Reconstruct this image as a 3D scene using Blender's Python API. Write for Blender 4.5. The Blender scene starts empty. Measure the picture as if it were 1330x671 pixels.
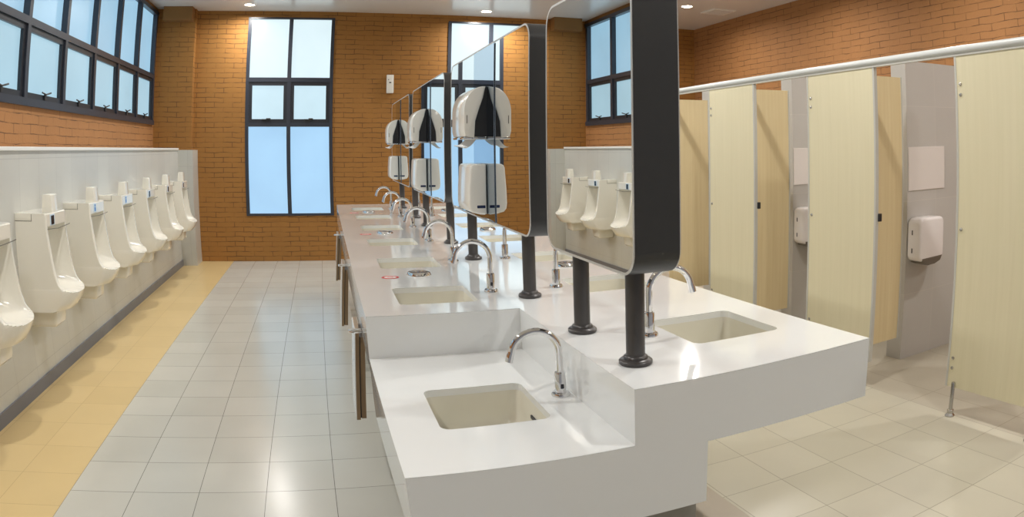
import bpy, bmesh, math, random
from mathutils import Vector, Matrix
random.seed(4)
sc = bpy.context.scene
COL = sc.collection

# ------------------------------------------------------------------ camera
# wide-angle lens with barrel distortion, described by a lens polynomial
LF, LCX, LCY = 909.16815, 825.1344, 166.51693
YAW, PITCH, ROLL = 0.44885, 0.02647, 0.01121
A2, A3, A4 = -0.04606, 0.239, -0.17076
cam = bpy.data.cameras.new('camera')
cam.type = 'PANO'
cam.panorama_type = 'FISHEYE_LENS_POLYNOMIAL'
cam.sensor_width = 36.0
cam.sensor_fit = 'HORIZONTAL'
cam.fisheye_fov = math.radians(180)
_mm = LF * 36.0 / 1330
cam.fisheye_polynomial_k0 = 0
cam.fisheye_polynomial_k1 = -1 / _mm
cam.fisheye_polynomial_k2 = -A2 / _mm ** 2
cam.fisheye_polynomial_k3 = -A3 / _mm ** 3
cam.fisheye_polynomial_k4 = -A4 / _mm ** 4
cam.shift_x = -(LCX - 665) / 1330
cam.shift_y = (LCY - 335.5) / 671
co = bpy.data.objects.new('camera', cam)
COL.objects.link(co)
sc.camera = co
CAM_H = 1.41
_r = Matrix.Rotation(YAW, 3, 'Y') @ Matrix.Rotation(PITCH, 3, 'X') @ Matrix.Rotation(ROLL, 3, 'Z')
_m = Matrix(((1, 0, 0), (0, 0, 1), (0, -1, 0))) @ _r @ Matrix(((1, 0, 0), (0, -1, 0), (0, 0, -1)))
co.matrix_world = Matrix.Translation((0, 0, CAM_H)) @ _m.to_4x4()

# ------------------------------------------------------------------ light and exposure
w = bpy.data.worlds.new('world')
sc.world = w
w.use_nodes = True
w.node_tree.nodes['Background'].inputs[0].default_value = (0.75, 0.88, 1, 1)
w.node_tree.nodes['Background'].inputs[1].default_value = 1.0
sc.view_settings.view_transform = 'Standard'
sc.view_settings.look = 'None'
sc.view_settings.exposure = 0.0
sc.view_settings.gamma = 1.0
sc.view_settings.use_curve_mapping = False
sc.cycles.max_bounces = 8
sc.cycles.diffuse_bounces = 5
sc.cycles.glossy_bounces = 5
sc.cycles.sample_clamp_indirect = 6
LAMP_W = 21.0
LAMP_C = (1.0, 0.985, 0.965)
PANE = {'upper': ((0.78, 0.95, 1.0), 0.98), 'middle': ((0.64, 0.86, 0.96), 0.95), 'lower': ((0.42, 0.70, 0.98), 0.98),
        'side': ((0.34, 0.58, 0.76), 1.0), 'side_low': ((0.38, 0.60, 0.72), 1.0)}

# ------------------------------------------------------------------ helpers
def srgb(r, g, b):
    f = lambda c: (c / 255 / 12.92) if c / 255 <= 0.04045 else ((c / 255 + 0.055) / 1.055) ** 2.4
    return (f(r), f(g), f(b), 1)

def nodes(m):
    m.use_nodes = True
    nt = m.node_tree
    return nt, nt.nodes, nt.links, nt.nodes['Principled BSDF']

def mat(name, col, rough=0.5, metal=0.0, noise=0.0, nscale=6.0, coat=0.0, spec=0.5, trans=0.0, emit=None, bump=0.0):
    m = bpy.data.materials.new(name)
    nt, N, L, b = nodes(m)
    b.inputs['Base Color'].default_value = col
    b.inputs['Roughness'].default_value = rough
    b.inputs['Metallic'].default_value = metal
    b.inputs['Specular IOR Level'].default_value = spec
    b.inputs['Coat Weight'].default_value = coat
    b.inputs['Coat Roughness'].default_value = 0.05
    b.inputs['Transmission Weight'].default_value = trans
    if emit:
        b.inputs['Emission Color'].default_value = (*emit[0], 1)
        b.inputs['Emission Strength'].default_value = emit[1]
    tc = N.new('ShaderNodeTexCoord')
    nz = N.new('ShaderNodeTexNoise')
    nz.inputs['Scale'].default_value = nscale
    nz.inputs['Detail'].default_value = 4
    L.new(tc.outputs['Object'], nz.inputs['Vector'])
    if noise:
        mr = N.new('ShaderNodeMapRange')
        mr.inputs['To Min'].default_value = 1 - noise
        mr.inputs['To Max'].default_value = 1 + noise
        L.new(nz.outputs['Fac'], mr.inputs['Value'])
        mx = N.new('ShaderNodeVectorMath')
        mx.operation = 'SCALE'
        mx.inputs[0].default_value = col[:3]
        L.new(mr.outputs[0], mx.inputs['Scale'])
        L.new(mx.outputs[0], b.inputs['Base Color'])
    if bump:
        bp = N.new('ShaderNodeBump')
        bp.inputs['Strength'].default_value = bump
        bp.inputs['Distance'].default_value = 0.002
        L.new(nz.outputs['Fac'], bp.inputs['Height'])
        L.new(bp.outputs[0], b.inputs['Normal'])
    return m

def grid_mat(name, axes, bw, rh, mortar, c1, c2, cm, rough, offset=0.0, shift=(0, 0), bump=0.3, bdist=0.004,
             noise=0.06, nscale=3.0, coat=0.0, wobble=0.0, swap=False):
    """bricks or tiles laid out in metres over two world axes"""
    m = bpy.data.materials.new(name)
    nt, N, L, b = nodes(m)
    g = N.new('ShaderNodeNewGeometry')
    s = N.new('ShaderNodeSeparateXYZ')
    L.new(g.outputs['Position'], s.inputs[0])
    c = N.new('ShaderNodeCombineXYZ')
    L.new(s.outputs[axes[0]], c.inputs[0])
    L.new(s.outputs[axes[1]], c.inputs[1])
    ad = N.new('ShaderNodeVectorMath')
    ad.operation = 'ADD'
    ad.inputs[1].default_value = (shift[0], shift[1], 0)
    L.new(c.outputs[0], ad.inputs[0])
    vec = ad.outputs[0]
    if wobble:
        nz0 = N.new('ShaderNodeTexNoise')
        nz0.inputs['Scale'].default_value = 5.5
        L.new(ad.outputs[0], nz0.inputs['Vector'])
        sb = N.new('ShaderNodeVectorMath')
        sb.operation = 'SUBTRACT'
        sb.inputs[1].default_value = (0.5, 0.5, 0.5)
        L.new(nz0.outputs['Color'], sb.inputs[0])
        sl = N.new('ShaderNodeVectorMath')
        sl.operation = 'SCALE'
        sl.inputs['Scale'].default_value = wobble
        L.new(sb.outputs[0], sl.inputs[0])
        a2 = N.new('ShaderNodeVectorMath')
        L.new(ad.outputs[0], a2.inputs[0])
        L.new(sl.outputs[0], a2.inputs[1])
        vec = a2.outputs[0]
    bt = N.new('ShaderNodeTexBrick')
    bt.offset = offset
    bt.inputs['Scale'].default_value = 1
    bt.inputs['Brick Width'].default_value = bw
    bt.inputs['Row Height'].default_value = rh
    bt.inputs['Mortar Size'].default_value = mortar
    bt.inputs['Mortar Smooth'].default_value = 0.3
    bt.inputs['Color1'].default_value = c1
    bt.inputs['Color2'].default_value = c2
    bt.inputs['Mortar'].default_value = cm
    L.new(vec, bt.inputs['Vector'])
    col_out = bt.outputs['Color']
    if wobble:
        # hairline joints that open and close along the courses
        bt.inputs['Mortar'].default_value = cm
        nj = N.new('ShaderNodeTexNoise')
        nj.inputs['Scale'].default_value = 7
        nj.inputs['Detail'].default_value = 3
        L.new(g.outputs['Position'], nj.inputs['Vector'])
        mj = N.new('ShaderNodeMapRange')
        mj.inputs['From Min'].default_value = 0.38
        mj.inputs['From Max'].default_value = 0.60
        mj.inputs['To Min'].default_value = 0.15
        mj.inputs['To Max'].default_value = 1.0
        L.new(nj.outputs['Fac'], mj.inputs['Value'])
        mf = N.new('ShaderNodeMath'); mf.operation = 'MULTIPLY'
        L.new(bt.outputs['Fac'], mf.inputs[0]); L.new(mj.outputs[0], mf.inputs[1])
        b2 = N.new('ShaderNodeMix'); b2.data_type = 'RGBA'
        L.new(mf.outputs[0], b2.inputs['Factor'])
        b2.inputs['A'].default_value = tuple((p + q) / 2 for p, q in zip(c1, c2))
        b2.inputs['B'].default_value = cm
        col_out = b2.outputs['Result']
    nz = N.new('ShaderNodeTexNoise')
    nz.inputs['Scale'].default_value = nscale
    nz.inputs['Detail'].default_value = 6
    L.new(g.outputs['Position'], nz.inputs['Vector'])
    mr = N.new('ShaderNodeMapRange')
    mr.inputs['To Min'].default_value = 1 - noise
    mr.inputs['To Max'].default_value = 1 + noise
    L.new(nz.outputs['Fac'], mr.inputs['Value'])
    mx = N.new('ShaderNodeVectorMath')
    mx.operation = 'SCALE'
    L.new(col_out, mx.inputs[0])
    L.new(mr.outputs[0], mx.inputs['Scale'])
    L.new(mx.outputs[0], b.inputs['Base Color'])
    b.inputs['Roughness'].default_value = rough
    b.inputs['Coat Weight'].default_value = coat
    b.inputs['Coat Roughness'].default_value = 0.12
    if bump:
        mm = N.new('ShaderNodeMath')
        mm.operation = 'MULTIPLY_ADD'
        L.new(bt.outputs['Fac'], mm.inputs[0])
        mm.inputs[1].default_value = -1
        n2 = N.new('ShaderNodeTexNoise')
        n2.inputs['Scale'].default_value = 45
        n2.inputs['Detail'].default_value = 4
        L.new(g.outputs['Position'], n2.inputs['Vector'])
        m3 = N.new('ShaderNodeMath')
        m3.operation = 'MULTIPLY'
        m3.inputs[1].default_value = 0.6 if wobble else 0.0
        L.new(n2.outputs['Fac'], m3.inputs[0])
        L.new(m3.outputs[0], mm.inputs[2])
        bp = N.new('ShaderNodeBump')
        bp.inputs['Strength'].default_value = bump
        bp.inputs['Distance'].default_value = bdist
        L.new(mm.outputs[0], bp.inputs['Height'])
        L.new(bp.outputs[0], b.inputs['Normal'])
    return m

def wood_mat(name, c1, c2, rough=0.45):
    m = bpy.data.materials.new(name)
    nt, N, L, b = nodes(m)
    g = N.new('ShaderNodeNewGeometry')
    mp = N.new('ShaderNodeMapping')
    mp.inputs['Scale'].default_value = (34, 34, 1.0)
    L.new(g.outputs['Position'], mp.inputs[0])
    nz = N.new('ShaderNodeTexNoise')
    nz.inputs['Scale'].default_value = 1.6
    nz.inputs['Detail'].default_value = 5
    L.new(mp.outputs[0], nz.inputs['Vector'])
    cr = N.new('ShaderNodeValToRGB')
    cr.color_ramp.elements[0].position = 0.3
    cr.color_ramp.elements[0].color = c1
    cr.color_ramp.elements[1].position = 0.7
    cr.color_ramp.elements[1].color = c2
    L.new(nz.outputs['Fac'], cr.inputs[0])
    L.new(cr.outputs[0], b.inputs['Base Color'])
    b.inputs['Roughness'].default_value = rough
    return m

class MB:
    """collects shapes and links them as one mesh object"""
    def __init__(s):
        s.v = []; s.f = []; s.mi = []; s.k = 0
    def add(s, vs, fs):
        o = len(s.v)
        s.v += [tuple(p) for p in vs]
        s.f += [tuple(i + o for i in f) for f in fs]
        s.mi += [s.k] * len(fs)
        return s
    def box(s, x0, x1, y0, y1, z0, z1):
        vs = [(x, y, z) for z in (z0, z1) for y in (y0, y1) for x in (x0, x1)]
        return s.add(vs, [(0, 2, 3, 1), (4, 5, 7, 6), (0, 1, 5, 4), (2, 6, 7, 3), (0, 4, 6, 2), (1, 3, 7, 5)])
    def rbox(s, x0, x1, y0, y1, z0, z1, r=0.005, seg=2):
        bm = bmesh.new()
        bmesh.ops.create_cube(bm, size=1)
        for v in bm.verts:
            v.co = Vector(((x0 + x1) / 2 + v.co.x * (x1 - x0), (y0 + y1) / 2 + v.co.y * (y1 - y0), (z0 + z1) / 2 + v.co.z * (z1 - z0)))
        bmesh.ops.bevel(bm, geom=list(bm.edges), offset=min(r, .49 * min(x1 - x0, y1 - y0, z1 - z0)), segments=seg, profile=0.5, affect='EDGES')
        s.bm(bm)
        return s
    def bm(s, bm, M=None):
        bm.verts.index_update()
        vs = [(M @ v.co) if M else v.co.copy() for v in bm.verts]
        s.add(vs, [[v.index for v in f.verts] for f in bm.faces])
        bm.free()
        return s
    def prism(s, pts, a0, a1, axis='Y', r=0.0, seg=2):
        """pts: outline in the plane across the axis (XZ for Y, YZ for X, XY for Z), counter-clockwise or not"""
        bm = bmesh.new()
        def P(p, a):
            return {'Y': (p[0], a, p[1]), 'X': (a, p[0], p[1]), 'Z': (p[0], p[1], a)}[axis]
        A = [bm.verts.new(P(p, a0)) for p in pts]
        B = [bm.verts.new(P(p, a1)) for p in pts]
        n = len(pts)
        f1 = bm.faces.new(A); f2 = bm.faces.new(B)
        for i in range(n):
            bm.faces.new((A[i], A[(i + 1) % n], B[(i + 1) % n], B[i]))
        bmesh.ops.recalc_face_normals(bm, faces=bm.faces)
        if r:
            es = [e for e in bm.edges if (e in f1.edges) or (e in f2.edges)]
            bmesh.ops.bevel(bm, geom=es, offset=r, segments=seg, profile=0.5, affect='EDGES')
        return s.bm(bm)
    def tube(s, path, r, n=12, caps=True):
        path = [Vector(p) for p in path]
        rs = r if isinstance(r, (list, tuple)) else [r] * len(path)
        up = None
        rings = []
        for i, p in enumerate(path):
            t = (path[min(i + 1, len(path) - 1)] - path[max(i - 1, 0)]).normalized()
            if up is None:
                up = Vector((0, 0, 1)) if abs(t.z) < .9 else Vector((0, 1, 0))
            u = t.cross(up).normalized()
            v = u.cross(t).normalized()
            up = v
            rings.append([p + (u * math.cos(a) + v * math.sin(a)) * rs[i] for a in [2 * math.pi * k / n for k in range(n)]])
        vs = [q for rg in rings for q in rg]
        fs = [(i * n + k, i * n + (k + 1) % n, (i + 1) * n + (k + 1) % n, (i + 1) * n + k) for i in range(len(path) - 1) for k in range(n)]
        if caps:
            fs += [tuple(range(n))[::-1], tuple((len(path) - 1) * n + k for k in range(n))]
        return s.add(vs, fs)
    def lathe(s, prof, c=(0, 0, 0), n=28, cap0=True, cap1=True):
        vs = [(c[0] + r * math.cos(2 * math.pi * k / n), c[1] + r * math.sin(2 * math.pi * k / n), c[2] + z) for r, z in prof for k in range(n)]
        fs = [(i * n + k, i * n + (k + 1) % n, (i + 1) * n + (k + 1) % n, (i + 1) * n + k) for i in range(len(prof) - 1) for k in range(n)]
        if cap0: fs.append(tuple(range(n))[::-1])
        if cap1: fs.append(tuple((len(prof) - 1) * n + k for k in range(n)))
        return s.add(vs, fs)
    def build(s, name, m, parent=None, smooth=False, angle=35):
        me = bpy.data.meshes.new(name)
        me.from_pydata(s.v, [], s.f)
        for x in (m if isinstance(m, (list, tuple)) else [m]):
            me.materials.append(x)
        if isinstance(m, (list, tuple)):
            me.polygons.foreach_set('material_index', s.mi)
        bm = bmesh.new(); bm.from_mesh(me)
        bmesh.ops.recalc_face_normals(bm, faces=bm.faces)
        bm.to_mesh(me); bm.free()
        if smooth:
            me.shade_smooth()
            me.set_sharp_from_angle(angle=math.radians(angle))
        o = bpy.data.objects.new(name, me)
        COL.objects.link(o)
        if parent: o.parent = parent
        return o

def rrect(x0, x1, y0, y1, r, n=6):
    pts = []
    for cx, cy, a in ((x1 - r, y1 - r, 0), (x0 + r, y1 - r, 90), (x0 + r, y0 + r, 180), (x1 - r, y0 + r, 270)):
        for k in range(n + 1):
            t = math.radians(a + 90 * k / n)
            pts.append((cx + r * math.cos(t), cy + r * math.sin(t)))
    return pts

def tag(o, label=None, cat=None, group=None, kind=None):
    if label: o['label'] = label
    if cat: o['category'] = cat
    if group: o['group'] = group
    if kind: o['kind'] = kind
    return o

def thing(name, label, cat, loc=(0, 0, 0), rz=0, group=None):
    o = bpy.data.objects.new(name, None)
    o.empty_display_size = 0.05
    COL.objects.link(o)
    o.location = loc
    o.rotation_euler = (0, 0, rz)
    return tag(o, label, cat, group)

def copy_tree(o, parent=None):
    c = o.copy()
    COL.objects.link(c)
    if parent: c.parent = parent
    for ch in list(o.children):
        copy_tree(ch, c)
    return c

def structure(o, label=None):
    o['kind'] = 'structure'
    if label: o['label'] = label
    return o

# ------------------------------------------------------------------ materials
BR1, BR2, BRM = srgb(170, 120, 72), srgb(162, 112, 64), srgb(104, 70, 40)
BB1, BB2 = srgb(160, 111, 50), srgb(153, 105, 46)
M_brick_y = grid_mat('brick_side', ('Y', 'Z'), 0.30, 0.0685, 0.0040, BR1, BR2, BRM, 0.75, 0.5, bump=0.7, bdist=0.006, noise=0.12, wobble=0.026)
M_brick_x = grid_mat('brick_back', ('X', 'Z'), 0.25, 0.062, 0.0042, BB1, BB2, srgb(100, 66, 30), 0.75, 0.5, bump=0.7, bdist=0.006, noise=0.12, wobble=0.026)
M_brick_plain = mat('painted_render', srgb(138, 98, 50), 0.8, noise=0.06)
M_walltile = grid_mat('grey_wall_tile', ('Y', 'Z'), 0.30, 0.60, 0.0012, srgb(205, 205, 198), srgb(200, 200, 194), srgb(170, 170, 165), 0.3, 0.0,
                      shift=(0.27, 0.45), bump=0.15, bdist=0.001, noise=0.05)
M_walltile_x = grid_mat('grey_wall_tile_end', ('X', 'Z'), 0.60, 0.60, 0.0012, srgb(205, 205, 198), srgb(200, 200, 194), srgb(170, 170, 165), 0.3, 0.0,
                        bump=0.15, bdist=0.001, noise=0.05)
M_floor_tan = grid_mat('tan_floor_tile', ('X', 'Y'), 0.3, 0.3, 0.0015, srgb(214, 188, 136), srgb(208, 182, 130), srgb(180, 152, 104), 0.3, 0.0,
                       shift=(1.59, 0.135), bump=0.2, bdist=0.001, noise=0.06)
M_floor_grey = grid_mat('grey_floor_tile', ('X', 'Y'), 0.3, 0.3, 0.0016, srgb(200, 198, 188), srgb(193, 191, 181), srgb(110, 108, 100), 0.22, 0.0,
                        shift=(0.99, 0.295), bump=0.2, bdist=0.001, noise=0.06)
M_floor_right = grid_mat('beige_floor_tile', ('X', 'Y'), 0.28, 0.3, 0.0020, srgb(197, 191, 172), srgb(190, 184, 165), srgb(150, 143, 124), 0.3, 0.0,
                         shift=(0.003, 0.295), bump=0.2, bdist=0.001, noise=0.07)
M_floor_stall = grid_mat('stall_floor_tile', ('X', 'Y'), 0.6, 0.6, 0.0020, srgb(184, 176, 158), srgb(178, 170, 152), srgb(150, 138, 115), 0.35, 0.0,
                         bump=0.2, bdist=0.001, noise=0.06)
M_parttile = grid_mat('grey_partition_tile', ('X', 'Z'), 0.30, 0.60, 0.0010, srgb(198, 194, 188), srgb(194, 190, 184), srgb(214, 208, 198), 0.35, 0.0,
                      shift=(-0.01, -0.44), bump=0.1, bdist=0.001, noise=0.08, nscale=2)
M_ceiling = mat('ceiling_paint', srgb(232, 230, 228), 0.22, noise=0.01)
M_cap = mat('white_cap', srgb(238, 238, 234), 0.35)
M_base = mat('dark_baseboard', srgb(120, 122, 130), 0.3, noise=0.1)
M_frame = mat('dark_window_frame', srgb(52, 56, 66), 0.32)
M_sash = mat('dark_sash', srgb(42, 44, 50), 0.35)
M_solid = mat('white_solid_surface', srgb(238, 240, 239), 0.10, noise=0.01, coat=0.55)
M_ceramic = mat('white_ceramic', srgb(238, 234, 222), 0.10, coat=0.5)
M_bowl = mat('basin_ceramic', srgb(226, 222, 206), 0.10, coat=0.5)
M_chrome = mat('chrome', (0.82, 0.82, 0.83, 1), 0.06, 1.0)
M_steel = mat('brushed_steel', (0.55, 0.54, 0.52, 1), 0.25, 1.0)
M_mirror = mat('mirror_glass', (0.88, 0.88, 0.86, 1), 0.0, 1.0)
M_tint = mat('tinted_mirror_glass', (0.42, 0.50, 0.58, 1), 0.0, 1.0)
M_black = mat('black_metal', srgb(60, 60, 60), 0.42, 0.2, noise=0.05, nscale=30)
M_pole = mat('dark_pole_metal', srgb(76, 73, 72), 0.3, 0.3)
M_rim = mat('silver_rim', (0.62, 0.61, 0.58, 1), 0.35, 0.5)
M_plastic = mat('white_plastic', srgb(236, 234, 226), 0.18, coat=0.4)
M_dark = mat('dark_plastic', srgb(44, 44, 46), 0.3)
M_slot = mat('dark_blue_plastic', srgb(40, 52, 84), 0.25)
M_paper = mat('paper_towel', srgb(240, 240, 238), 0.9)
M_red = mat('red_sticker', srgb(206, 60, 66), 0.4)
M_white = mat('white_print', srgb(238, 234, 228), 0.4)
M_sensor = mat('sensor_window', srgb(40, 42, 50), 0.15)
M_blue = mat('blue_sticker', srgb(60, 130, 210), 0.35)
M_lblue = mat('pale_blue_sticker_and_glow', srgb(215, 232, 245), 0.35)
M_panel = wood_mat('pale_wood_laminate', srgb(224, 215, 183), srgb(220, 211, 178))
M_door = wood_mat('tan_wood_laminate', srgb(226, 208, 166), srgb(219, 199, 154))
M_edge = mat('aluminium_edge', srgb(196, 194, 186), 0.4, 0.0)
M_rail = mat('white_painted_rail', srgb(206, 208, 205), 0.35)
M_signw = mat('blank_board', srgb(230, 222, 216), 0.5)
M_roll = mat('white_roll_case', srgb(238, 232, 230), 0.25, coat=0.3)
M_smoke = mat('smoked_window', srgb(110, 102, 92), 0.2)
M_brown = wood_mat('brown_cabinet_laminate', srgb(150, 126, 96), srgb(134, 110, 82))
M_gloss = mat('glossy_white_laminate', srgb(232, 232, 232), 0.12, coat=0.4)
M_grey = mat('grey_pedestal', srgb(150, 147, 138), 0.5, noise=0.05)
M_floor_shade = mat('brown_floor_shade', srgb(176, 164, 146), 0.4, noise=0.05)
M_lens = mat('lamp_lens', srgb(255, 250, 240), 0.4, emit=((1, 0.97, 0.9), 6.0))
M_wire = mat('grey_wire', srgb(120, 116, 108), 0.35, 0.6)
def pane_mat(key):
    c, s = PANE[key]
    m = bpy.data.materials.new('frosted_pane_' + key)
    nt, N, L, b = nodes(m)
    b.inputs['Base Color'].default_value = (0.06, 0.07, 0.08, 1)
    b.inputs['Roughness'].default_value = 0.3
    tc = N.new('ShaderNodeTexCoord')
    nz = N.new('ShaderNodeTexNoise')
    nz.inputs['Scale'].default_value = 1.3
    nz.inputs['Detail'].default_value = 3
    L.new(tc.outputs['Object'], nz.inputs['Vector'])
    mr = N.new('ShaderNodeMapRange')
    mr.inputs['To Min'].default_value = s * 0.82
    mr.inputs['To Max'].default_value = s * 1.10
    L.new(nz.outputs['Fac'], mr.inputs['Value'])
    b.inputs['Emission Color'].default_value = (*c, 1)
    L.new(mr.outputs[0], b.inputs['Emission Strength'])
    return m
M_pane = {k: pane_mat(k) for k in PANE}

# ------------------------------------------------------------------ room shell
XW, XL, XR = -2.33, -1.93, 5.30        # window wall, urinal ledge wall, brick wall behind the stalls
YB, YF, ZC = 8.95, -1.6, 3.145
# floor in its four finishes
structure(MB().box(XL, -1.29, YF, YB, -0.05, 0).build('floor', M_floor_tan), 'tan tiled strip of floor below the urinals')
structure(MB().box(-1.29, 0.80, YF, YB, -0.05, 0).build('floor', M_floor_grey), 'pale grey tiled floor of the left aisle')
structure(MB().box(0.80, 2.80, YF, YB, -0.05, 0).build('floor', M_floor_right), 'beige tiled floor of the right aisle')
structure(MB().box(2.80, XR, YF, YB, -0.05, 0).build('floor', M_floor_stall), 'darker beige floor inside the stalls')
structure(MB().box(XW - .1, XR + .1, YF - .1, YB + .1, ZC, ZC + .1).build('ceiling', M_ceiling), 'smooth white ceiling')
# left wall: low tiled ledge wall, brick below and above the window band
structure(MB().box(XW - .1, XL, YF, YB, 0, 1.395).build('wall_left', M_walltile), 'low grey tiled ledge wall behind the urinals')
structure(MB().box(XL, -1.73, 8.6, YB, 0, 1.395).build('wall_left_return', M_walltile_x), 'short grey tiled return at the end of the ledge wall')
structure(MB().rbox(XW, XL + .012, YF, 8.6, 1.395, 1.418, .003).build('trim_1', M_cap), 'thin white cap along the ledge wall')
structure(MB().box(XW - .1, XW, YF, YB, 1.395, 1.70).build('wall_left_upper', M_brick_y), 'brick band below the high windows')
structure(MB().box(XW - .1, XW, YF, 2.47, 1.70, ZC).build('wall_left_upper', M_brick_y), 'brick wall before the high windows')
structure(MB().box(XW - .1, XW, 2.47, YB, 3.08, ZC).build('wall_left_upper', M_brick_plain), 'strip above the high windows')
structure(MB().box(XW - .1, XW, 8.76, YB, 1.70, 3.08).build('wall_left_upper', M_brick_y), 'brick jamb after the high windows')
structure(MB().box(XL - .01, XL + .012, YF, 8.6, 0, 0.075).build('baseboard_left', M_base), 'dark grey skirting along the ledge wall')
# back wall round the two tall windows
W1 = (-1.075, 0.10); W2 = (1.625, 2.80); WZ = (0.575, 3.065)
bw = MB()
for x0, x1 in ((XW - .1, W1[0]), (W1[1], W2[0]), (W2[1], XR + .1)):
    bw.box(x0, x1, YB, YB + .15, 0, ZC)
for a, b_ in (W1, W2):
    bw.box(a, b_, YB, YB + .15, 0, WZ[0])
    bw.box(a, b_, YB, YB + .15, WZ[1], ZC)
structure(bw.build('wall_back', M_brick_x), 'orange brown painted brick wall with two tall windows')
structure(MB().box(XW, -1.79, 8.82, YB, 1.395, ZC).build('wall_back_pilaster', M_brick_x), 'shallow brick pilaster in the far left corner')
structure(MB().box(-2.21, -1.81, 8.64, YB, 2.975, ZC).build('trim_2', M_brick_plain), 'plain painted block at the top of the pilaster')
structure(MB().box(XR, XR + .1, YF, YB, 0, ZC).build('wall_right', M_brick_y), 'orange brown brick wall behind the stalls')
structure(MB().box(XW - .1, XR + .1, YF - .1, YF, 0, ZC).build('wall_front', mat('plain_wall', srgb(164, 170, 182), .7)), 'plain wall behind the viewer')

# ------------------------------------------------------------------ windows
def tall_window(name, x0, x1, label):
    y = YB + 0.02
    root = thing(name, None, None, ((x0 + x1) / 2, YB, WZ[0]))
    structure(root, label)
    cx = (x0 + x1) / 2
    X = lambda x: x - cx
    def bar(a, b_, c, d, y0=-.012, y1=.055, nm='window_frame', m=M_frame):
        return (X(a), X(b_), y0, y1, c - WZ[0], d - WZ[0])
    fr = MB()
    t = .045
    for q in (bar(x0, x0 + t, *WZ), bar(x1 - t, x1, *WZ), bar(x0 + t, x1 - t, WZ[0], WZ[0] + .028), bar(x0 + t, x1 - t, WZ[1] - .022, WZ[1]),
              bar(cx - .026, cx + .026, WZ[0] + .028, WZ[1] - .022),
              bar(x0 + t, cx - .026, 2.245, 2.30), bar(cx + .026, x1 - t, 2.245, 2.30),
              bar(x0 + t, cx - .026, 1.686, 1.735), bar(cx + .026, x1 - t, 1.686, 1.735)):
        fr.box(*q)
    fr.build('window_frame', M_frame, root)
    for a, b_ in ((x0 + t, cx - .026), (cx + .026, x1 - t)):
        for nm, z0, z1 in (('upper', 2.30, 3.043), ('lower', 0.603, 1.686)):
            MB().box(X(a), X(b_), .03, .036, z0 - WZ[0], z1 - WZ[0]).build('pane', M_pane[nm], root)
        s = MB(); z0, z1, k = 1.735, 2.245, .045
        for q in ((a, a + k, z0, z1), (b_ - k, b_, z0, z1), (a + k, b_ - k, z0, z0 + k), (a + k, b_ - k, z1 - k, z1)):
            s.box(X(q[0]), X(q[1]), -.002, .04, q[2] - WZ[0], q[3] - WZ[0])
        so = s.build('sash', M_sash, root)
        MB().box(X(a + k), X(b_ - k), .02, .026, z0 + k - WZ[0], z1 - k - WZ[0]).build('pane', M_pane['middle'], so)
        m_ = (a + b_) / 2
        h = MB().rbox(X(m_ - .075), X(m_ + .03), -.03, -.004, z0 + .032 - WZ[0], z0 + .046 - WZ[0], .003)
        h.rbox(X(m_ - .015), X(m_ + .045), -.034, -.006, z0 + .044 - WZ[0], z0 + .056 - WZ[0], .003)
        h.build('handle', M_black, so)
    return root
tall_window('window_1', *W1, 'tall dark framed frosted window left of the sinks')
tall_window('window_2', *W2, 'tall dark framed frosted window behind the mirrors')

def strip_window():
    root = thing('window_3', None, None, (XW, 2.47, 1.70))
    structure(root, 'high band of dark framed frosted windows above the urinals')
    ys = [8.725 - .785 * k for k in range(9)][::-1]
    Y = lambda y: y - 2.47
    Z = lambda z: z - 1.70
    f = MB()
    f.box(-.05, .03, Y(2.47), Y(8.765), Z(1.70), Z(1.755))
    f.box(-.05, .03, Y(2.47), Y(8.765), Z(3.045), Z(3.09))
    for y in ys:
        f.box(-.05, .024, Y(y - .028), Y(y + .028), Z(1.755), Z(3.045))
    for a, b_ in zip(ys[:-1], ys[1:]):
        f.box(-.05, .024, Y(a + .028), Y(b_ - .028), Z(2.262), Z(2.315))
    f.build('window_frame', M_frame, root)
    for a, b_ in zip(ys[:-1], ys[1:]):
        a += .028; b_ -= .028
        MB().box(-.04, -.034, Y(a), Y(b_), Z(2.315), Z(3.045)).build('pane', M_pane['side'], root)
        s = MB(); z0, z1, k = 1.755, 2.262, .042
        for q in ((a, a + k, z0, z1), (b_ - k, b_, z0, z1), (a + k, b_ - k, z0, z0 + k), (a + k, b_ - k, z1 - k, z1)):
            s.box(-.03, .006, Y(q[0]), Y(q[1]), Z(q[2]), Z(q[3]))
        so = s.build('sash', M_sash, root)
        MB().box(-.026, -.02, Y(a + k), Y(b_ - k), Z(z0 + k), Z(z1 - k)).build('pane', M_pane['side_low'], so)
        m_ = (a + b_) / 2
        h = MB().rbox(.006, .02, Y(m_ - .015), Y(m_ + .015), Z(z0 + .006), Z(z0 + .05), .003)
        h.tube([(.018, Y(m_ - .07), Z(z0 + .058)), (.022, Y(m_), Z(z0 + .048)), (.03, Y(m_ + .08), Z(z0 + .066))], .0065, 8)
        h.build('handle', M_black, so)
strip_window()

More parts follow.
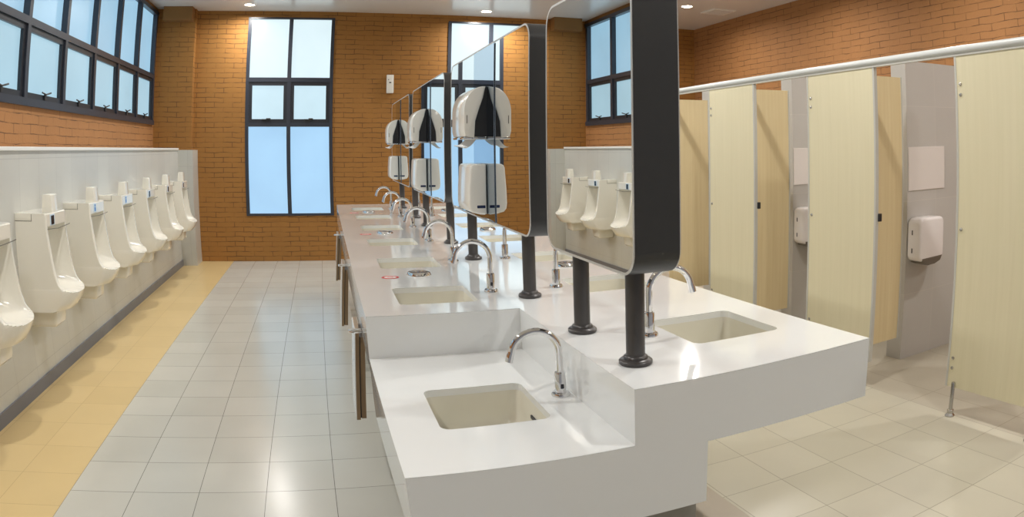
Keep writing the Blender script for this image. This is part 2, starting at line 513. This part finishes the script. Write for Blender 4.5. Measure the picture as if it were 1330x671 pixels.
# ------------------------------------------------------------------ ceiling fittings
def downlight(x, y, label):
    t = thing('downlight', label, 'ceiling light', (x, y, ZC), group='round recessed ceiling lights')
    MB().lathe([(.062, 0), (.066, -.006), (.086, -.004), (.090, 0)], n=32, cap0=False, cap1=False).build('trim_ring', M_cap, t, True)
    MB().lathe([(.063, -.003), (.001, -.003)], n=32).build('lens', M_lens, t)
    l = bpy.data.lights.new('lamp', 'AREA')
    l.shape = 'DISK'; l.size = .12; l.energy = LAMP_W; l.color = LAMP_C
    l.spread = math.radians(165)
    lo = bpy.data.objects.new('lamp', l); COL.objects.link(lo)
    lo.parent = t; lo.location = (0, 0, -.012)
    return t
far = {(-1.03, 8.54): 'round recessed ceiling light above the left tall window',
       (2.05, 8.58): 'round recessed ceiling light above the window behind the mirrors',
       (4.31, 7.43): 'round recessed ceiling light near the brick wall over the stalls'}
for (x, y), lb in far.items():
    downlight(x, y, lb)
for i, y in enumerate((6.6, 4.6, 2.6, 0.6)):  # presumed rows out of view, more of them added for softer fill
    for x, side in ((-1.03, 'urinals'), (2.05, 'sink island'), (4.31, 'stalls')):
        yy = y if x != 4.31 else y - 1.0
        downlight(x, yy, 'unseen recessed ceiling light added for fill over the %s, %s row from the far end' % (side, ('second', 'third', 'fourth', 'nearest')[i]))
v = thing('ceiling_vent', 'square white ceiling vent grille beside the far right ceiling light', 'vent', (4.85, 7.55, ZC))
MB().rbox(-.17, .17, -.17, .17, -.010, 0, .003).build('frame', M_cap, v)
sl = MB()
for k in range(9):
    sl.box(-.14, .14, -.135 + k * .031, -.120 + k * .031, -.016, -.009)
sl.build('slats', M_ceiling, v)

# small white box on the back wall
d = thing('air_freshener', 'slim white wall box on the brick between the two tall windows', 'dispenser', (.857, YB, 2.11))
MB().rbox(-.047, .047, -.05, 0, 0, .235, .010, 3).build('case', M_plastic, d, True)
MB().rbox(-.014, .014, -.053, -.048, .128, .142, .002).build('vent_slot', M_dark, d)
MB().lathe([(.006, 0), (.006, .003)], n=12).build('button', M_dark, d).matrix_local = Matrix.Translation((-.022, -.0505, .172)) @ Matrix.Rotation(math.pi / 2, 4, 'X')

# ------------------------------------------------------------------ urinals
UW = 0.33
def urinal(label, sticker):
    t = thing('urinal', label, 'urinal', group='white wall hung urinals')
    hw = UW / 2
    def lerp(z, tab):
        for (z0, a), (z1, b_) in zip(tab[:-1], tab[1:]):
            if z0 <= z <= z1:
                return a + (b_ - a) * (z - z0) / (z1 - z0)
        return tab[-1][1] if z > tab[-1][0] else tab[0][1]
    rim = [(.5, .28), (.63, .282), (.655, .262), (.70, .247), (.743, .238), (.883, .219), (.975, .209), (1.052, .209)]
    front = [(.50, .255), (.506, .285), (.53, .308), (.56, .328), (.59, .343), (.61, .349), (.64, .349)]
    def zl(y): return .600 + .030 * min(1, abs(y / hw)) ** 2
    ys = sorted(set([-hw, -hw + .003, -hw + .009, hw - .009, hw - .003, hw] + [round(s * (hw - .024 + e), 4) for s in (-1, 1) for e in (0, -.003, -.008, .004)] + [-.13 + .02 * k for k in range(14)]))
    zs = sorted(set([.50, .502, .507] + [.515 + .012 * k for k in range(8)] + [.598, .604, .610, .616, .622, .628, .634, .640, .648, .656, .668, .68, .70, .72, .75, .79, .83, .87, .91, .94, .955, .965, .970, .975, .979, .985, 1.0, 1.03, 1.045, 1.05, 1.052]))
    def depth(y, z):
        e = max(0, abs(y) - (hw - .009)) / .009
        edge = -.006 * e * e
        fr = lerp(z, front)
        q = abs(y) / hw
        outer = fr - (.065 * (fr / .34)) * q ** 2.6 + edge
        L = zl(y)
        if z <= L:
            return outer
        if z >= .979:
            return lerp(z, rim) + edge - (.004 if z > 1.047 else 0)
        r = lerp(z, rim)
        ro = min(outer, r) if z < .655 else r
        inn = hw - .024
        if abs(y) >= inn:
            return r + edge
        k = 1 - (abs(y) / inn) ** 6
        c = .055 + .25 * math.exp(-((z - L) / .036) ** 1.0) - .0
        c = min(c, r + (.06 * (1 - q * q) if z < .65 else 0))
        if z > .955: c = c + (r - c) * ((z - .955) / .024) ** 2 * .9
        return r + (c - r) * k
    V = []; F = []
    ny, nz = len(ys), len(zs)
    for z in zs:
        for y in ys:
            V.append((depth(y, z), y, z))
    for i in range(nz - 1):
        for j in range(ny - 1):
            F.append((i * ny + j, i * ny + j + 1, (i + 1) * ny + j + 1, (i + 1) * ny + j))
    base = len(V)
    loop = [(0, j) for j in range(ny)] + [(i, ny - 1) for i in range(1, nz)] + [(nz - 1, j) for j in range(ny - 2, -1, -1)] + [(i, 0) for i in range(nz - 2, 0, -1)]
    for i, j in loop:
        V.append((0.0, ys[j], zs[i]))
    n = len(loop)
    for k in range(n):
        a = loop[k][0] * ny + loop[k][1]
        b_ = loop[(k + 1) % n][0] * ny + loop[(k + 1) % n][1]
        F.append((a, b_, base + (k + 1) % n, base + k))
    F.append(tuple(range(base, base + n)))
    m = MB(); m.add(V, F)
    m.build('body', M_ceramic, t, True, 32)
    MB().rbox(.0, .112, -hw - .0022, -hw + .02, 1.012, 1.054, .002).build('lid', M_ceramic, t, True)
    MB().box(.0, .1145, -hw - .0012, -hw + .01, 1.0095, 1.012).box(.112, .1145, -hw - .0012, -hw + .01, 1.012, 1.05).build('lid_seam', M_wire, t)
    MB().prism([(.135, 1.050), (.206, 1.050), (.200, 1.146), (.192, 1.152), (.150, 1.152), (.142, 1.146)], -.052, .052, 'Y', .006).build('flush_cover', M_ceramic, t, True)
    MB().prism([(.0, .395), (.17, .395), (.185, .41), (.20, .512), (.0, .512)], -.085, .085, 'Y', .02, 3).build('trap_cover', M_ceramic, t, True)
    if sticker:
        s_ = MB().rbox(.2085, .2105, -.085, -.02, .985, 1.045, .001).build('sticker', M_lblue, t)
        s_['label'] = 'pale sticker with a blue mark'
        q = MB()
        q.lathe([(.009, 0), (.009, .001)], n=16).add([], [])
        q2 = q.build('sticker_mark', M_blue, s_)
        q2.matrix_local = Matrix.Translation((.2105, -.052, 1.030)) @ Matrix.Rotation(math.pi / 2, 4, 'Y')
        MB().rbox(.2103, .2115, -.064, -.040, .992, 1.018, .0006).build('sticker_mark', M_blue, s_)
    else:
        MB().rbox(.207, .2105, -.098, -.022, .980, 1.042, .002).build('sensor_glow', M_lblue, t)  # pale blue glow round the sensor, put in as flat colour
        MB().rbox(.2105, .2125, -.082, -.036, .985, 1.035, .001).build('sensor', M_sensor, t)
    MB().tube([(.215, -hw + .012, .966), (.222, 0, .958), (.222, hw - .012, .963), (.232, hw + .006, .968)], .0024, 6).build('wire', M_wire, t, True)
    return t
UY = [3.045 + .165 + .797 * k for k in range(7)]
ordn = ['nearest', 'second', 'third', 'fourth', 'fifth', 'sixth', 'farthest']
pa = urinal('', False); pb = urinal('', True)
used = {False: False, True: False}
desc = ['half cut off by the left edge of the view', 'the nearest one seen whole, with a dark sensor window', 'with a blue and white sticker, third from the front',
        'with a blue and white sticker, fourth from the front', 'with a dark sensor window, fifth from the front', 'sixth from the front, second from the far end',
        'at the far end beside the tiled return']
for k in range(0, 7):
    st = k in (2, 3)
    src = pb if st else pa
    o = src if not used[st] else copy_tree(src)
    used[st] = True
    o.location = (XL, 3.21 + .797 * k, 0)
    o['label'] = 'white wall hung urinal ' + desc[k]

# ------------------------------------------------------------------ sink island
CX = 0.76
X0, X1 = 0.112, 1.408
Y0, YS, Y1 = 1.39, 2.318, 7.15
ZU, ZL = 0.85, 0.70
SP = .79
SY = [1.808] + [2.635 + SP * k for k in range(6)]
def rects_with_holes(mb, z, cells, thick=.022):
    """flat top made of rectangles, each with an optional rounded hole (outline points) and the hole's wall"""
    for (x0, x1, y0, y1, hole) in cells:
        if hole is None:
            mb.add([(x0, y0, z), (x1, y0, z), (x1, y1, z), (x0, y1, z)], [(0, 1, 2, 3)])
            continue
        cx = sum(p[0] for p in hole) / len(hole); cy = sum(p[1] for p in hole) / len(hole)
        hx0, hx1 = min(p[0] for p in hole), max(p[0] for p in hole)
        hy0, hy1 = min(p[1] for p in hole), max(p[1] for p in hole)
        ang = [math.atan2((p[1] - cy) / (hy1 - hy0), (p[0] - cx) / (hx1 - hx0)) for p in hole]
        outer = []
        for p in hole:
            u = (p[0] - cx) / ((hx1 - hx0) / 2); v_ = (p[1] - cy) / ((hy1 - hy0) / 2)
            k = 1 / max(abs(u), abs(v_))
            u *= k; v_ *= k
            outer.append((x0 + (u + 1) / 2 * (x1 - x0), y0 + (v_ + 1) / 2 * (y1 - y0)))
        n = len(hole)
        vs = [(p[0], p[1], z) for p in outer] + [(p[0], p[1], z) for p in hole] + [(p[0], p[1], z - thick) for p in hole]
        fs = []
        for i in range(n):
            j = (i + 1) % n
            fs.append((i, j, n + j, n + i)); fs.append((n + i, n + j, 2 * n + j, 2 * n + i))
        # corner fillers: rectangle corners that the projected outline skips
        mb.add(vs, fs)
        for cxn, cyn in ((x0, y0), (x1, y0), (x1, y1), (x0, y1)):
            best = None
            for i in range(n):
                a, b_ = outer[i], outer[(i + 1) % n]
                if (abs(a[0] - cxn) < 1e-6 or abs(b_[0] - cxn) < 1e-6) and (abs(a[1] - cyn) < 1e-6 or abs(b_[1] - cyn) < 1e-6) and \
                        not (abs(a[0] - b_[0]) < 1e-6 or abs(a[1] - b_[1]) < 1e-6):
                    mb.add([(a[0], a[1], z), (b_[0], b_[1], z), (cxn, cyn, z)], [(0, 1, 2)])
def circ(cx, cy, r, n=32): return [(cx + r * math.cos(2 * math.pi * (k + .5) / n), cy + r * math.sin(2 * math.pi * (k + .5) / n)) for k in range(n)]
def hole(cx, cy): return rrect(cx - .15, cx + .15, cy - .157, cy + .157, .028, 5)
LX, RX = .402, 1.128
island = thing('sink_island', 'long white double sided sink island with a lower front tier on the left', 'washstand', (X0, Y0, 0))
def isl(mb, name, m, parent=None, smooth=False):
    mb.v = [(a - X0, b_ - Y0, c) for a, b_, c in mb.v]
    return mb.build(name, m, parent or island, smooth)
top = MB(); cells = []
CH = [(.410, 3.085), (.400, 4.675), (.395, 6.262)]
def column(xa, xb, cxs, ystart, sinks, chutes):
    y = ystart
    ev = sorted([(s, 's') for s in sinks] + [(c[1], 'c') for c in chutes])
    for q, kd in ev:
        h = .165 if kd == 's' else .075
        if q - h - y > 1e-4: cells.append((xa, xb, y, q - h, None))
        cells.append((xa, xb, q - h, q + h, hole(cxs, q) if kd == 's' else circ([c[0] for c in chutes if c[1] == q][0], q, .043)))
        y = q + h
    cells.append((xa, xb, y, Y1, None))
column(X0, .60, LX, YS, SY[1:], CH)
column(.94, X1, RX, Y0, SY, [(1.128, c[1] + .03) for c in CH])
cells.append((.66, .94, Y0, YS, None)); cells.append((.60, .94, YS, Y1, None))
rects_with_holes(top, ZU, cells)
isl(top, 'countertop', M_solid)
low = MB()
rects_with_holes(low, ZL, [(X0, .60, Y0, SY[0] - .17, None), (X0, .60, SY[0] - .17, SY[0] + .17, hole(LX - .008, SY[0] - .005)), (X0, .60, SY[0] + .17, YS, None), (.60, .66, Y0, YS, None)])
isl(low, 'lower_countertop', M_solid)
ap = MB(); T = .02; AZ = .667; FZ = .484; ZU0, ZL0 = ZU, ZL; ZU, ZL = ZU - .0006, ZL - .0006
ap.box(X0, .66, Y0, Y0 + T, FZ, ZL); ap.box(.66, .862, Y0, Y0 + T, FZ, ZU); ap.box(.862, X1, Y0, Y0 + T, AZ, ZU)
ap.box(.842, .862, Y0 + T, Y0 + .30, FZ, AZ)
ap.box(X0, X0 + T, Y0 + T, YS, FZ, ZL); ap.box(.66, .66 + T, Y0 + T, YS + T, ZL - .02, ZU); ap.box(X0, .66, YS, YS + T, ZL - .02, ZU)
ap.box(X0, X0 + T, YS + T, Y1, AZ, ZU); ap.box(X1 - T, X1, Y0 + T, Y1, AZ, ZU); ap.box(X0 + T, X1 - T, Y1 - T, Y1, AZ, ZU)
isl(ap, 'apron', M_solid)
ZU, ZL = ZU0, ZL0
isl(MB().box(.36, .80, Y0 + .12, Y1 - .15, 0, .50).box(.30, .858, Y0 + .045, Y0 + .075, 0.012, .50), 'pedestal', M_grey)
pl = MB()
isl(MB().rbox(.30, 1.375, Y0 + .05, Y1 - .05, 0, .012, .005), 'floor_shade_slab', M_floor_shade)  # thin slab coloured as floor tile in the counter's shade
hb = [(2.75, 2.98), (4.36, 4.62), (5.93, 6.2)]
for k, (a, b_) in enumerate(hb):
    def slant(x0, x1, z0, z1, ya_, yb_):
        sh = lambda z: (z - .30) / .39 * .035
        return MB().prism([(x0 + sh(z0), z0), (x1 + sh(z0), z0), (x1 + sh(z1), z1), (x0 + sh(z1), z1)], ya_, yb_)
    pn = isl(slant(.048, .051, .30, .69, a, b_), 'access_panel', M_gloss)
    pn['label'] = 'glossy white panel hung under the counter edge'
    core = slant(.051, .067, .30, .69, a, b_); c2 = slant(.072, .092, .305, .66, a + .002, b_)
    core.add(c2.v, c2.f)
    isl(core, 'panel_core', M_brown, pn)
    isl(slant(.067, .072, .305, .66, a + .01, b_), 'panel_gap', M_dark, pn)
    hh = MB().tube([(.110, a - .045, .695), (.070, a - .045, .695), (.060, a - .038, .695), (.060, a - .012, .695), (.070, a - .005, .695), (.110, a - .005, .695)], .0045, 8)
    isl(hh, 'handle', M_chrome, pn, True)

def bowl_mesh(w_=.30, d_=.314, dep=.125):
    m = MB()
    rings = []
    for off, z, r in ((.012, 0, .036), (.0, 0, .028), (-.002, -.01, .030), (-.006, -.05, .040), (-.012, -.09, .05), (-.024, -.112, .06), (-.05, -.122, .06), (-.10, -.126, .04)):
        x0, x1, y0, y1 = -w_ / 2 - off, w_ / 2 + off, -d_ / 2 - off, d_ / 2 + off
        rings.append([(p[0], p[1], z) for p in rrect(x0, x1, y0, y1, min(r, (x1 - x0) / 2 - .001), 5)])
    n = len(rings[0])
    vs = [p for r in rings for p in r]
    fs = [(i * n + k, i * n + (k + 1) % n, (i + 1) * n + (k + 1) % n, (i + 1) * n + k) for i in range(len(rings) - 1) for k in range(n)]
    fs.append(tuple((len(rings) - 1) * n + k for k in range(n)))
    m.add(vs, fs)
    # outside of the bowl
    o = [[(p[0] * 1.0, p[1], p[2]) for p in r] for r in rings]
    vs = []
    for (off, z, r) in ((.013, -.001, .036), (.013, -.09, .05), (-.02, -.135, .06), (-.10, -.14, .04)):
        x0, x1, y0, y1 = -w_ / 2 - off, w_ / 2 + off, -d_ / 2 - off, d_ / 2 + off
        vs += [(p[0], p[1], z) for p in rrect(x0, x1, y0, y1, min(r, (x1 - x0) / 2 - .001), 5)]
    fs = [(i * n + k, i * n + (k + 1) % n, (i + 1) * n + (k + 1) % n, (i + 1) * n + k) for i in range(3) for k in range(n)]
    fs.append(tuple(3 * n + k for k in range(n)))
    m.add(vs, fs)
    return m
def sink(side):
    t = thing('sink', '', 'sink', group='white undermount sinks')
    bowl_mesh().build('basin', M_bowl, t, True, 50)
    MB().lathe([(.022, -.1262), (.022, -.1235), (.017, -.1225), (.015, -.1245)], n=20).build('drain', M_chrome, t, True)
    ov = MB().rbox(side * .143 - .003, side * .143 + .003, -.022, .022, -.047, -.036, .002)
    ov.build('overflow', M_dark, t)
    return t
sl_, sr_ = sink(1), sink(-1)
words = ['first', 'second', 'third', 'fourth', 'fifth', 'sixth', 'farthest']
for k, y in enumerate(SY):
    o = sl_ if k == 0 else copy_tree(sl_)
    o.location = (LX - (.008 if k == 0 else 0), y - (.005 if k == 0 else 0), (ZL if k == 0 else ZU) - .022)
    o['label'] = 'rectangular white undermount sink in the low front tier' if k == 0 else 'rectangular white undermount sink in the left row, %s from the front of the upper counter' % words[k - 1] if k < 6 else 'rectangular white undermount sink in the left row, at the far end'
    o = sr_ if k == 0 else copy_tree(sr_)
    o.location = (RX, y, ZU - .022)
    o['label'] = 'rectangular white undermount sink in the right row, %s' % ('nearest the front corner' if k == 0 else (words[k] + ' from the front' if k < 6 else 'at the far end'))

def faucet():
    t = thing('faucet', '', 'faucet', group='chrome gooseneck faucets')
    MB().lathe([(.0275, 0), (.0275, .006), (.025, .010), (.0165, .012)], n=28).build('base_flange', M_chrome, t, True)
    MB().lathe([(.0165, .010), (.0165, .070), (.0150, .073), (.0105, .075)], n=24).build('body', M_chrome, t, True)
    R = .071; zc = .132
    path = [(0, 0, .07), (0, 0, .10)] + [(-R + R * math.cos(a), 0, zc + R * math.sin(a)) for a in [math.radians(k * 9) for k in range(0, 21)]]
    path += [(-2 * R - .002, 0, zc - .004)]
    # spout leans out a little at its mouth
    path = path[:-2] + [(-2 * R - .001, 0, zc + .008), (-2 * R - .006, 0, zc - .012)]
    rr = [.0100] * (len(path) - 3) + [.0104, .0110, .0114]
    MB().tube(path, rr, 16).build('spout', M_chrome, t, True)
    MB().rbox(-.005, .005, -.0185, -.0155, .026, .040, .001).build('sensor_eye', M_sensor, t)
    return t
f0 = faucet()
first = True
for k, y in enumerate(SY):
    for side in (0, 1):
        o = f0 if first else copy_tree(f0)
        first = False
        z = ZL if (k == 0 and side == 0) else ZU
        o.location = ((.624 if k == 0 else .636) if side == 0 else .908, y - .002, z)
        o.rotation_euler = (0, 0, 0 if side == 0 else math.pi)
        if side == 0:
            o['label'] = 'chrome gooseneck faucet on the low front tier' if k == 0 else 'chrome gooseneck faucet of the left row, %s' % (words[k - 1] + ' one on the upper counter' if k < 6 else 'at the far end')
        else:
            o['label'] = 'chrome gooseneck faucet of the right row, %s' % ('at the front corner sink' if k == 0 else (words[k] + ' from the front' if k < 6 else 'at the far end'))

def chute():
    t = thing('waste_chute', '', 'waste chute', group='round chrome waste openings in the counter')
    MB().lathe([(.0415, -.06), (.0415, .003), (.0425, .012), (.046, .014), (.051, .012), (.056, .004), (.057, 0)], n=36, cap0=False, cap1=False).build('ring', M_chrome, t, True)
    MB().lathe([(.001, -.055), (.0415, -.055)], n=32, cap0=False, cap1=False).build('flap', M_dark, t)
    return t
c0 = chute()
def red_sticker():
    t = thing('oval_sticker', '', 'sticker', group='red and white oval stickers')
    n = 40
    pr = [(.040, 0), (.040, .0008), (.028, .0008), (.028, 0)]
    vs = [(r * math.cos(2 * math.pi * k / n), r * .9 * math.sin(2 * math.pi * k / n), z) for r, z in pr for k in range(n)]
    MB().add(vs, [(i * n + k, i * n + (k + 1) % n, (i + 1) * n + (k + 1) % n, (i + 1) * n + k) for i in range(3) for k in range(n)]).build('red_border', M_red, t)
    MB().lathe([(.028, .0001), (.028, .0006)], n=40).build('white_center', M_white, t)
    MB().box(-.014, .014, -.006, .006, .0006, .0009).build('printed_mark', M_red, t)
    return t
st0 = red_sticker()
pos = ['nearest', 'middle', 'farthest']
for k, (x, y) in enumerate(CH):
    o = c0 if k == 0 else copy_tree(c0)
    o.location = (x, y, ZU); o['label'] = 'round chrome rimmed waste opening in the left counter, the %s' % pos[k]
    o = copy_tree(c0); o.location = (1.128, y + .03, ZU); o['label'] = 'round chrome rimmed waste opening in the right counter, the %s' % pos[k]
    o = st0 if k == 0 else copy_tree(st0)
    o.location = (x - .137, y - .05, ZU + .0003); o['label'] = 'small red rimmed oval sticker beside the %s waste opening' % pos[k]

# chrome trap under the right front sink
tp = thing('sink_trap', 'chrome pipe trap hanging under the right front sink', 'pipe', (RX - .17, 1.86, 0))
MB().tube([(.17, 0, .70), (.17, 0, .60)] + [(.17 - .05 + .05 * math.cos(a), 0, .56 - .05 * math.sin(a)) for a in [math.radians(12 * k) for k in range(16)]] + [(.07, 0, .60), (.03, 0, .62), (-.12, 0, .62)], .018, 14).build('pipe', M_chrome, tp, True)
MB().lathe([(.026, .60), (.026, .625)], (.17, 0, 0), 20).build('nut', M_chrome, tp, True)

# ------------------------------------------------------------------ mirrors on poles
MT = .125; MZ0, MZ1 = 1.103, 1.842
def mirror_unit(ya, yb, poles, rot, strip, label):
    yc = (ya + yb) / 2
    L_ = (yb - ya) / 2
    t = thing('mirror_stand', label, 'mirror', (.75, yc, ZU), rot, 'double sided mirrors on black poles')
    Z0, Z1 = MZ0 - ZU, MZ1 - ZU
    r = .062
    N_ = 8
    out = rrect(-L_, L_, Z0, Z1, r, N_)
    inn = rrect(-L_ + .007, L_ - .007, Z0 + .007, Z1 - .007, r - .007, N_)
    h = MT / 2
    def ring(po, pi_, a0, a1):
        n = len(po)
        vs = [(a0, p[0], p[1]) for p in po] + [(a1, p[0], p[1]) for p in po] + [(a1, p[0], p[1]) for p in pi_] + [(a0, p[0], p[1]) for p in pi_]
        fs = [(q * n + i, q * n + (i + 1) % n, ((q + 1) % 4) * n + (i + 1) % n, ((q + 1) % 4) * n + i) for q in range(4) for i in range(n)]
        return vs, fs
    MB().add(*ring(out, inn, -h + .002, h - .002)).build('frame', M_black, t, True)
    inn2 = rrect(-L_ + .0065, L_ - .0065, Z0 + .0065, Z1 - .0065, r - .0065, N_)
    rm = MB(); rm.add(*ring(out, inn2, -h, -h + .003)); rm.add(*ring(out, inn2, h - .003, h))
    rm.build('rim', M_rim, t)
    pane = rrect(-L_ + .0068, L_ - .0068, Z0 + .0068, Z1 - .0068, r - .0068, N_)
    for s_ in (-1, 1):
        MB().prism(pane, s_ * (h - .001), s_ * (h - .005), 'X').build('mirror_pane', M_mirror, t)
    if strip:
        a, b_ = strip[0] - yc, strip[1] - yc
        q = MB().box(-h - .003, -h - .0003, a, b_, Z0 + .008, Z1 - .008).build('tinted_strip', M_tint, t)
        q['label'] = 'darker tinted glass strip behind the dispensers'
    for py in poles:
        p_ = MB().lathe([(.0248, .0), (.0248, Z0 + .006)], (0, py - yc, 0), 28).build('pole', M_pole, t, True)
        MB().lathe([(.041, 0), (.044, .003), (.044, .010), (.040, .014), (.033, .016), (.031, .022), (.0275, .025), (.0248, .026)], (0, py - yc, 0), 36).build('pole_flange', M_pole, p_, True)
    return t
MU = [((1.45, 2.055), (1.575, 1.938), math.radians(.7), None, 'nearest and shortest mirror on two black poles, reflecting the urinals'),
      ((2.257, 3.66), (2.49, 3.45), math.radians(.3), (2.725, 3.09), 'second mirror from the front, with the largest looking dispensers'),
      ((3.89, 5.31), (4.08, 5.06), 0, (4.40, 4.77), 'third mirror from the front on two black poles'),
      ((5.52, 6.93), (5.67, 6.63), 0, (6.13, 6.50), 'farthest mirror from the front, before the brick wall')]
for (ya, yb), pl_, rt, stp, lb in MU:
    mirror_unit(ya, yb, pl_, rt, stp, lb)

# ------------------------------------------------------------------ dispensers on the mirrors (local: -x away from the mirror, y along it)
def towel_dispenser():
    t = thing('towel_dispenser', '', 'paper towel dispenser', group='domed paper towel dispensers on the mirrors')
    W_, H = .27, .215
    arc = [(-.008 - .092 * math.sin(a) ** .9, H - (.105 * (1 - math.cos(a)))) for a in [math.radians(6 * k) for k in range(1, 16)]]
    cover = [(-.006, H), *arc, (-.100, .03), (-.094, .008), (-.055, .0), (-.053, .02), (-.050, .07), (-.036, .115), (-.018, .165), (-.010, .20)]
    MB().prism(cover, 0, W_, 'Y', .006, 2).build('cover', M_plastic, t, True)
    back = [(-.001, H - .003), (-.0065, H - .003), (-.012, .195), (-.020, .165), (-.038, .113), (-.052, .068), (-.054, .006), (-.001, .004)]
    MB().prism(back, .006, W_ - .006, 'Y').build('back_plate', M_dark, t)
    MB().rbox(-.096, -.002, .004, W_ - .004, -.005, .006, .003).build('chrome_base', M_chrome, t, True)
    MB().rbox(-.089, -.085, -.001, .004, .060, .095, .0015).build('view_slot', M_wire, t)
    pp = MB()
    V = []
    for i in range(7):
        u = i / 6
        for j in range(9):
            v_ = j / 8
            V.append((-.045 - .050 * u + .008 * math.sin(v_ * 6), .01 + .22 * v_, -.004 - .038 * math.sin(u * 1.9) * (1 - .5 * abs(v_ - .3))))
    F = [(i * 9 + j, i * 9 + j + 1, (i + 1) * 9 + j + 1, (i + 1) * 9 + j) for i in range(6) for j in range(8)]
    pp.add(V, F)
    V2 = [(x - .002, y, z - .001) for x, y, z in V]
    pp.add(V2, [f[::-1] for f in F])
    pp.build('paper_towel', M_paper, t, True)
    return t
def soap_dispenser():
    t = thing('soap_dispenser', '', 'soap dispenser', group='square white soap dispensers on the mirrors')
    W_, H = .25, .212
    prof = [(-.004, H - .004), (-.012, H), (-.070, H - .001), (-.083, H - .006), (-.088, H - .016), (-.096, H * .5), (-.098, .045), (-.094, .024), (-.080, .010), (-.040, .002), (-.016, 0), (-.004, .004)]
    prof = [(x * .82, z) for x, z in prof]
    MB().prism(prof, 0, W_, 'Y', .008, 3).build('case', M_plastic, t, True)
    MB().rbox(-.005, 0, .01, W_ - .01, .002, H - .004, .001).build('back_plate', M_dark, t)
    MB().rbox(-.046, -.010, -.002, .004, .028, .040, .002).build('slot', M_slot, t)
    return t
td, sd = towel_dispenser(), soap_dispenser()
xs_ = .75 - MT / 2 - .0035
for k, (y, nm) in enumerate(((2.835, 'second mirror, the largest looking'), (4.52, 'third mirror'), (6.27, 'farthest mirror'))):
    o = td if k == 0 else copy_tree(td)
    o.location = (xs_ + (.002 if k == 0 else 0), y, 1.452); o['label'] = 'domed white paper towel dispenser fixed to the %s' % nm
    o = sd if k == 0 else copy_tree(sd)
    o.location = (xs_ + (.002 if k == 0 else 0), y + .01, 1.133); o['label'] = 'squarish white soap dispenser below the towel dispenser on the %s' % nm

# ------------------------------------------------------------------ stalls
XS = 2.786
PZ0, PZ1 = .158, 1.84
def front_panel(ya, yb, label):
    t = thing('toilet_partition', label, 'partition', (XS, ya, 0), group='pale wood fixed stall front panels')
    L_ = yb - ya
    MB().box(0, .018, .012, L_ - .012, PZ0, PZ1).build('board', M_panel, t)
    for a in (0, L_ - .013):
        MB().box(-.002, .022, a, a + .013, PZ0 - .002, PZ1 + .004).build('edge_strip', M_edge, t)
    for bz in (1.691, 1.638, .978, .315, .261):
        q = MB().lathe([(.0095, 0), (.0085, .004), (.004, .007)], n=16).build('bolt', M_steel, t, True)
        q.matrix_local = Matrix.Translation((0, L_ - .035, bz)) @ Matrix.Rotation(-math.pi / 2, 4, 'Y')
    MB().rbox(.018, .040, -.012, .012, .975, 1.02, .003).build('latch', M_dark, t)
    for py in (L_ - .06, .04):
        p_ = MB().lathe([(.011, .018), (.011, .185), (.008, .19)], (-.008, py, 0), 18).build('foot', M_steel, t, True)
        MB().lathe([(.027, 0), (.027, .006), (.018, .018), (.0185, .035), (.012, .038)], (-.008, py, 0), 24).build('foot_plate', M_steel, p_, True)
    return t
for i, (a, b_) in enumerate(((1.535, 2.150), (2.738, 3.338), (3.912, 4.505))):
    front_panel(a, b_, 'pale wood fixed stall panel, ' + ['nearest, cut by the right edge of the view', 'second from the right, behind the counter corner', 'third from the right, farthest of the three seen'][i])
def stall_divider(y, label):
    t = thing('cubicle_divider', label, 'stall divider', (XS + .022, y, 0), group='tan wood dividers behind the stall fronts')
    MB().box(.0, .385, -.009, .009, .190, 1.806).build('board', M_door, t)
    MB().box(.385, .396, -.0105, .0105, .188, 1.808).build('edge_strip', M_edge, t)
    return t
for i, y in enumerate((2.915, 4.06, 5.19)):
    stall_divider(y, 'tan laminate divider standing inwards ' + ['behind the second panel from the right', 'behind the third panel from the right', 'farthest one, beside the edge of the nearest mirror'][i])
rail = thing('head_rail', 'long white tube rail running above the stall fronts', 'rail', (XS + .008, YF, 1.860))
MB().tube([(0, 0, 0), (0, YB - YF, 0)], .0215, 20).build('tube', M_rail, rail, True)
MB().box(-.012, .012, 0, YB - YF, -.030, -.016).build('channel', M_edge, rail)
for i, y in enumerate((2.97, 4.155, 5.34)):
    structure(MB().box(3.315, XR, y, y + .13, 0, 1.925).build('wall_partition', M_parttile), 'grey tiled partition wall between the stalls')
def roll_dispenser(loc, label):
    t = thing('roll_dispenser', label, 'toilet roll dispenser', loc, group='white toilet roll dispensers')
    body = rrect(0, .255, .03, .305, .04, 5)
    MB().prism(body, -.115, 0, 'Y', .018, 3).build('case', M_roll, t, True)
    lip = [(.03, .05), (.235, .055), (.215, .022), (.16, .005), (.09, .002), (.045, .018)]
    MB().prism(lip, -.118, -.004, 'Y', .004).build('window', M_smoke, t, True)
    for z in (.10, .215):
        MB().rbox(-.002, .004, -.052, -.044, z - .015, z + .015, .001).build('hinge_slot', M_dark, t)
    return t
def blank_board(loc, label):
    t = tag(MB().rbox(0, .375, -.006, 0, 0, .275, .001).build('blank_board', M_signw), label, 'sign', 'blank boards on the stall partitions')
    t.location = loc
for i, y in enumerate((2.97, 4.155)):
    nm = ('nearer', 'farther')[i]
    blank_board((3.322, y, 1.107), 'blank pale board on the %s grey tiled partition' % nm)
    roll_dispenser((3.318, y, .632), 'white toilet roll dispenser on the %s grey tiled partition' % nm)
